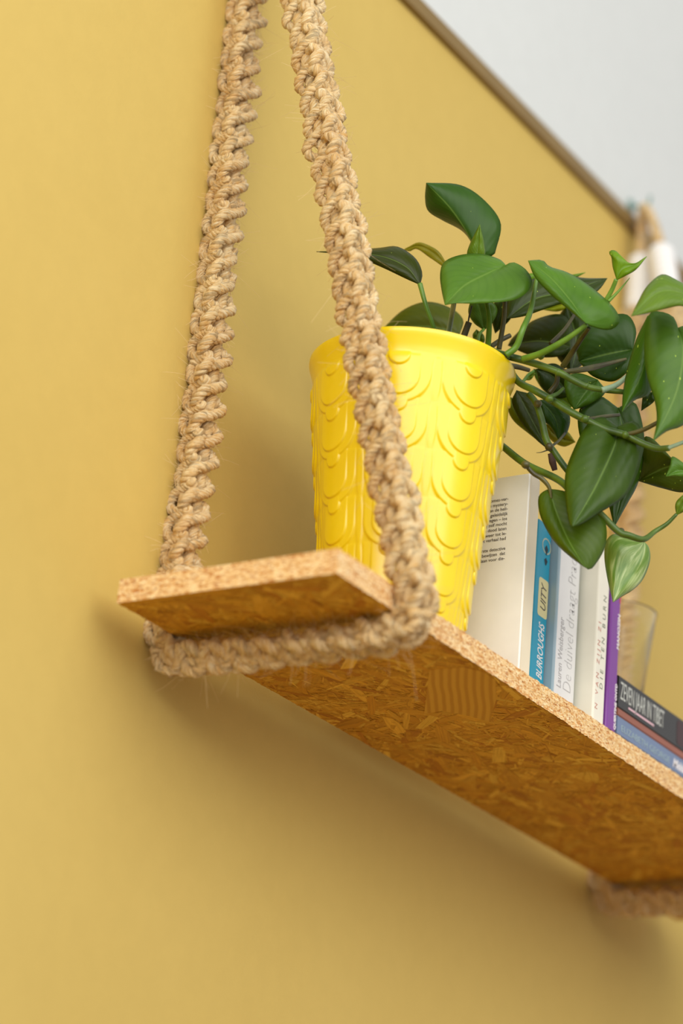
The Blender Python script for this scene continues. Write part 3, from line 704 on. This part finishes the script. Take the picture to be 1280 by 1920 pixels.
def plate(name, mat, x0, x1, z0, z1, y, parent, rad=0, **kw):
    pts = []
    for cx, cz, a0 in ((x1-rad, z1-rad, 0), (x0+rad, z1-rad, 90), (x0+rad, z0+rad, 180), (x1-rad, z0+rad, 270)):
        for k in range(7 if rad else 1):
            a = math.radians(a0+15*k); pts.append((cx+rad*math.cos(a), cz+rad*math.sin(a)))
    bm = bmesh.new(); A = [bm.verts.new((x, y-.00012, z)) for x, z in pts]; B = [bm.verts.new((x, y+.0002, z)) for x, z in pts]; n = len(pts)
    bm.faces.new(A); bm.faces.new(B[::-1])
    for i in range(n): bm.faces.new((A[i], B[i], B[(i+1) % n], A[(i+1) % n]))
    bmesh.ops.recalc_face_normals(bm, faces=bm.faces)
    return rel(from_bm(name, bm, mat, **kw), parent)

# white paperback with blurb, back cover turned to the left
M_BW = paper('white_book_card', (242, 241, 236)); M_BS = paper('cream_spine_card', (236, 222, 190))
bw = upright('book', .2891, .3060, -.197, .1745, .112, M_BW, 'white paperback beside the yellow pot, its back cover with a printed text')
plate('spine_strip', M_BS, .2899, .3055, Z0+.001, Z0+.1735, -.1972, bw, label='yellowed cream spine')
lines = ['rit is genomes-ver-', 'klassieke mystery-', 'lezers en de heli-', 'waarin hij geleidelijk', 'door de regen \u2013 los', 'waar hij zelf mocht', 'man die de dood laten', 'kwam om weer tot le-', 'toen het verhaal had', '', 'is de eerste detective', 'die kon bewijzen  dat', 'was gedaan voor die-']
for i, s in enumerate(lines):
    if s: rel(lettering(s, .0041, basisM((.28895, -.1773, Z0+.1530-.00445*i), (0, -1, 0), (0, 0, 1), (-1, 0, 0)), INK, None, align='RIGHT', name='text_line'), bw)
# turquoise paperback
M_TQ = paper('turquoise_card', (38, 156, 186))
yt = -.174
bt = upright('book', .3500, .3756, yt, .160, .108, M_TQ, 'turquoise paperback with white italic author name on the spine')
rel(lettering('BURROUGHS', .0140, spine_M(.3705, yt, Z0+.0205), WINK, None, fit=.0500, shear=.25, bold=.0002), bt)
M_LAB = paper('cream_label', (226, 216, 160))
plate('label', M_LAB,   .3568, .3742, Z0+.0755, Z0+.1100, yt, bt, .003, label='cream rounded label with dark letters')
rel(lettering('UITY', .0135, spine_M(.3705, yt-.0002, Z0+.0810), INK, None, fit=.0250, shear=.25), bt)
M_RING = paper('ring_print', (190, 196, 170)); M_FIG = paper('figure_print', (34, 44, 50))
bm = bmesh.new(); ro = [];
for rr in (.0080, .0066):
    ro.append([bm.verts.new((.3668+rr*math.cos(a), yt-.00015, Z0+.1405+.9*rr*math.sin(a))) for a in np.arange(32)/32*2*math.pi])
for k in range(32): bm.faces.new((ro[0][k], ro[0][(k+1) % 32], ro[1][(k+1) % 32], ro[1][k]))
rel(from_bm('ring_emblem', bm, M_RING), bt)
for (cx, cz, a_, b_) in ((.3668, .1370, .0026, .0040), (.3668, .1265, .0026, .0030)):
    bm = bmesh.new(); bm.faces.new([bm.verts.new((cx+a_*math.cos(q)*(1+.25*math.sin(3*q)), yt-.00022, Z0+cz+b_*math.sin(q)*(1+.2*math.cos(4*q)))) for q in np.arange(20)/20*2*math.pi][::1])
    rel(from_bm('figure_emblem', bm, M_FIG), bt)
# pale blue paperback with white label down the spine
M_PB = paper('pale_blue_card', (158, 180, 190)); M_WL = paper('white_label', (232, 232, 230)); M_GI = plain('grey_ink', (176, 174, 174), .6, .05)
yd = -.182
bd = upright('book', .3767, .4156, yd, .160, .115, M_PB, 'grey-blue paperback whose broad spine has a white title panel')
plate('label', M_WL, .3785, .4150, Z0+.008, Z0+.149, yd, bd, label='white title panel')
rel(lettering('Lauren Weisberger', .0115, spine_M(.3905, yd-.0002, Z0+.0190), M_GI, None, fit=.063), bd)
rel(lettering('De duivel draagt Prada', .0215, spine_M(.4090, yd-.0002, Z0+.0190), M_GI, None, fit=.129, bold=-.0006), bd)
# cream paperback
M_CR = paper('cream_card', (243, 238, 218)); M_RI = plain('red_ink', (196, 120, 96), .6, .05); M_GK = plain('olive_ink', (110, 116, 92), .6, .05)
yc = -.199
bc = upright('book', .4200, .4406, yc, .158, .118, M_CR, 'cream paperback with widely spaced red and grey capitals on the spine')
rel(lettering('DIE TEN BURN', .0080, spine_M(.4352, yc, Z0+.030), M_GK, None, sx=1.0, spacing=1.75), bc)
rel(lettering('N VAN ZIJN ZI', .0072, spine_M(.4272, yc, Z0+.010), M_RI, None, sx=1.0, spacing=1.75), bc)
# purple paperback
M_PU = paper('purple_card', (128, 62, 150), .3); M_RD = paper('red_card', (190, 60, 70))
yp = -.2
bp = upright('book', .4440, .4616, yp, .1365, .12, M_PU, 'slim purple paperback with bold white capitals, right of the cream one')
plate('tab', M_RD, .4585, .4612, Z0+.118, Z0+.136, yp, bp, label='red patch at the top of the spine')
rel(lettering('QUERTINE ONTD', .0052, spine_M(.4613, yp, Z0+.002), WINK, None, sx=1.0, bold=.0002), bp)
rel(lettering('MANOZIN', .0060, spine_M(.4613, yp, Z0+.075), WINK, None, sx=1.15, bold=.0002), bp)

# lying stack
def lying(x0, x1, y0, y1, z0, h, cover, label, th=.0008):
    t = empty('book', ((x0+x1)/2, (y0+y1)/2, z0), label, 'book', 'books lying in the stack')
    bm = bmesh.new(); r = .0009
    out = [(y1, z0), (y0+r, z0), (y0, z0+r), (y0, z0+h-r), (y0+r, z0+h), (y1, z0+h), (y1, z0+h-th), (y0+th+r, z0+h-th), (y0+th+r, z0+th), (y1, z0+th)]
    a = [bm.verts.new((x0, y, z)) for y, z in out]; b = [bm.verts.new((x1, y, z)) for y, z in out]; n = len(out)
    for i in range(n): bm.faces.new((a[i], a[(i+1) % n], b[(i+1) % n], b[i]))
    bm.faces.new(a[::-1]); bm.faces.new(b); bmesh.ops.recalc_face_normals(bm, faces=bm.faces)
    rel(from_bm('cover', bm, cover), t)
    bm = bmesh.new(); add_box(bm, x0+.0015, y0+th+r, z0+th, x1-.0015, y1-.002, z0+h-th); rel(from_bm('pages', bm, M_PAGES), t)
    return t
M_BLUE = paper('slate_blue_card', (112, 130, 160)); M_RB = paper('brown_red_card', (150, 88, 66)); M_BK = paper('black_card', (44, 42, 38), .28)
b1 = lying(.4645, .660, -.200, -.085, Z0, .0172, M_BLUE, 'slate-blue book lowest in the lying stack at the right')
b2 = lying(.4645, .665, -.200, -.086, Z0+.0173, .0070, M_RB, 'thin brown-red book between the black and slate-blue ones in the stack')
b3 = lying(.4645, .668, -.200, -.086, Z0+.0244, .0290, M_BK, 'black book on top of the lying stack, tall narrow white title')
def front_M(x, y, z): return basisM((x, y, z), (1, 0, 0), (0, 0, 1), (0, -1, 0))
rel(lettering('ELIZABETH GEORGE', .0085, front_M(.4720, -.2001, Z0+.0048), M_TEAL if False else plain('pale_green_ink', (152, 172, 176), .6, .03), None, fit=.100), b1)
rel(lettering('Midden', .0115, front_M(.5790, -.2001, Z0+.0045), WINK, None, sx=.9, shear=.3, bold=.0003), b1)
rel(lettering('ZEVEN JAAR IN TIBET', .0232, front_M(.4680, -.2001, Z0+.0244+.0085), plain('title_ink', (200, 202, 192), .5, .03), None, fit=.089, bold=-.0001), b3)
M_PK = plain('pink_ink', (232, 190, 196), .5, .03)
plate('title_rule', M_PK, .485, .537, Z0+.0244+.0042, Z0+.0244+.0060, -.2001, b3, label='pink rule under the title')
M_DR = paper('dark_red_print', (60, 26, 22)); plate('cover_picture', M_DR, .585, .606, Z0+.0244+.003, Z0+.0244+.026, -.2001, b3, .004, label='dark red printed patch')

# ------------------------------------------------------------------ clear tumbler behind the purple book
def tumbler():
    t = NT('clear_plastic', .04, .5)
    t.b.inputs['Transmission Weight'].default_value = 1.0; t.b.inputs['IOR'].default_value = 1.45; t.base((.97, .98, .97))
    zt, zb = .191, Z0+.0536; cx, cy = .616, -.118
    prof = [(.0005, zb), (.0225, zb), (.0240, zb+.002), (.0385, zt-.0008), (.0392, zt), (.0378, zt), (.0370, zt-.001), (.0222, zb+.0045), (.0005, zb+.0045)]
    bm = bmesh.new(); R_ = [[bm.verts.new((cx+r*math.cos(a), cy+r*math.sin(a), z)) for a in np.arange(64)/64*2*math.pi] for r, z in prof]
    for a, b in zip(R_[:-1], R_[1:]):
        for k in range(64): bm.faces.new((a[k], a[(k+1) % 64], b[(k+1) % 64], b[k]))
    bmesh.ops.recalc_face_normals(bm, faces=bm.faces)
    o = from_bm('tumbler', bm, t.m, None, True); o['label'] = 'clear see-through tumbler standing on the stack of lying books'; o['category'] = 'tumbler'
tumbler()
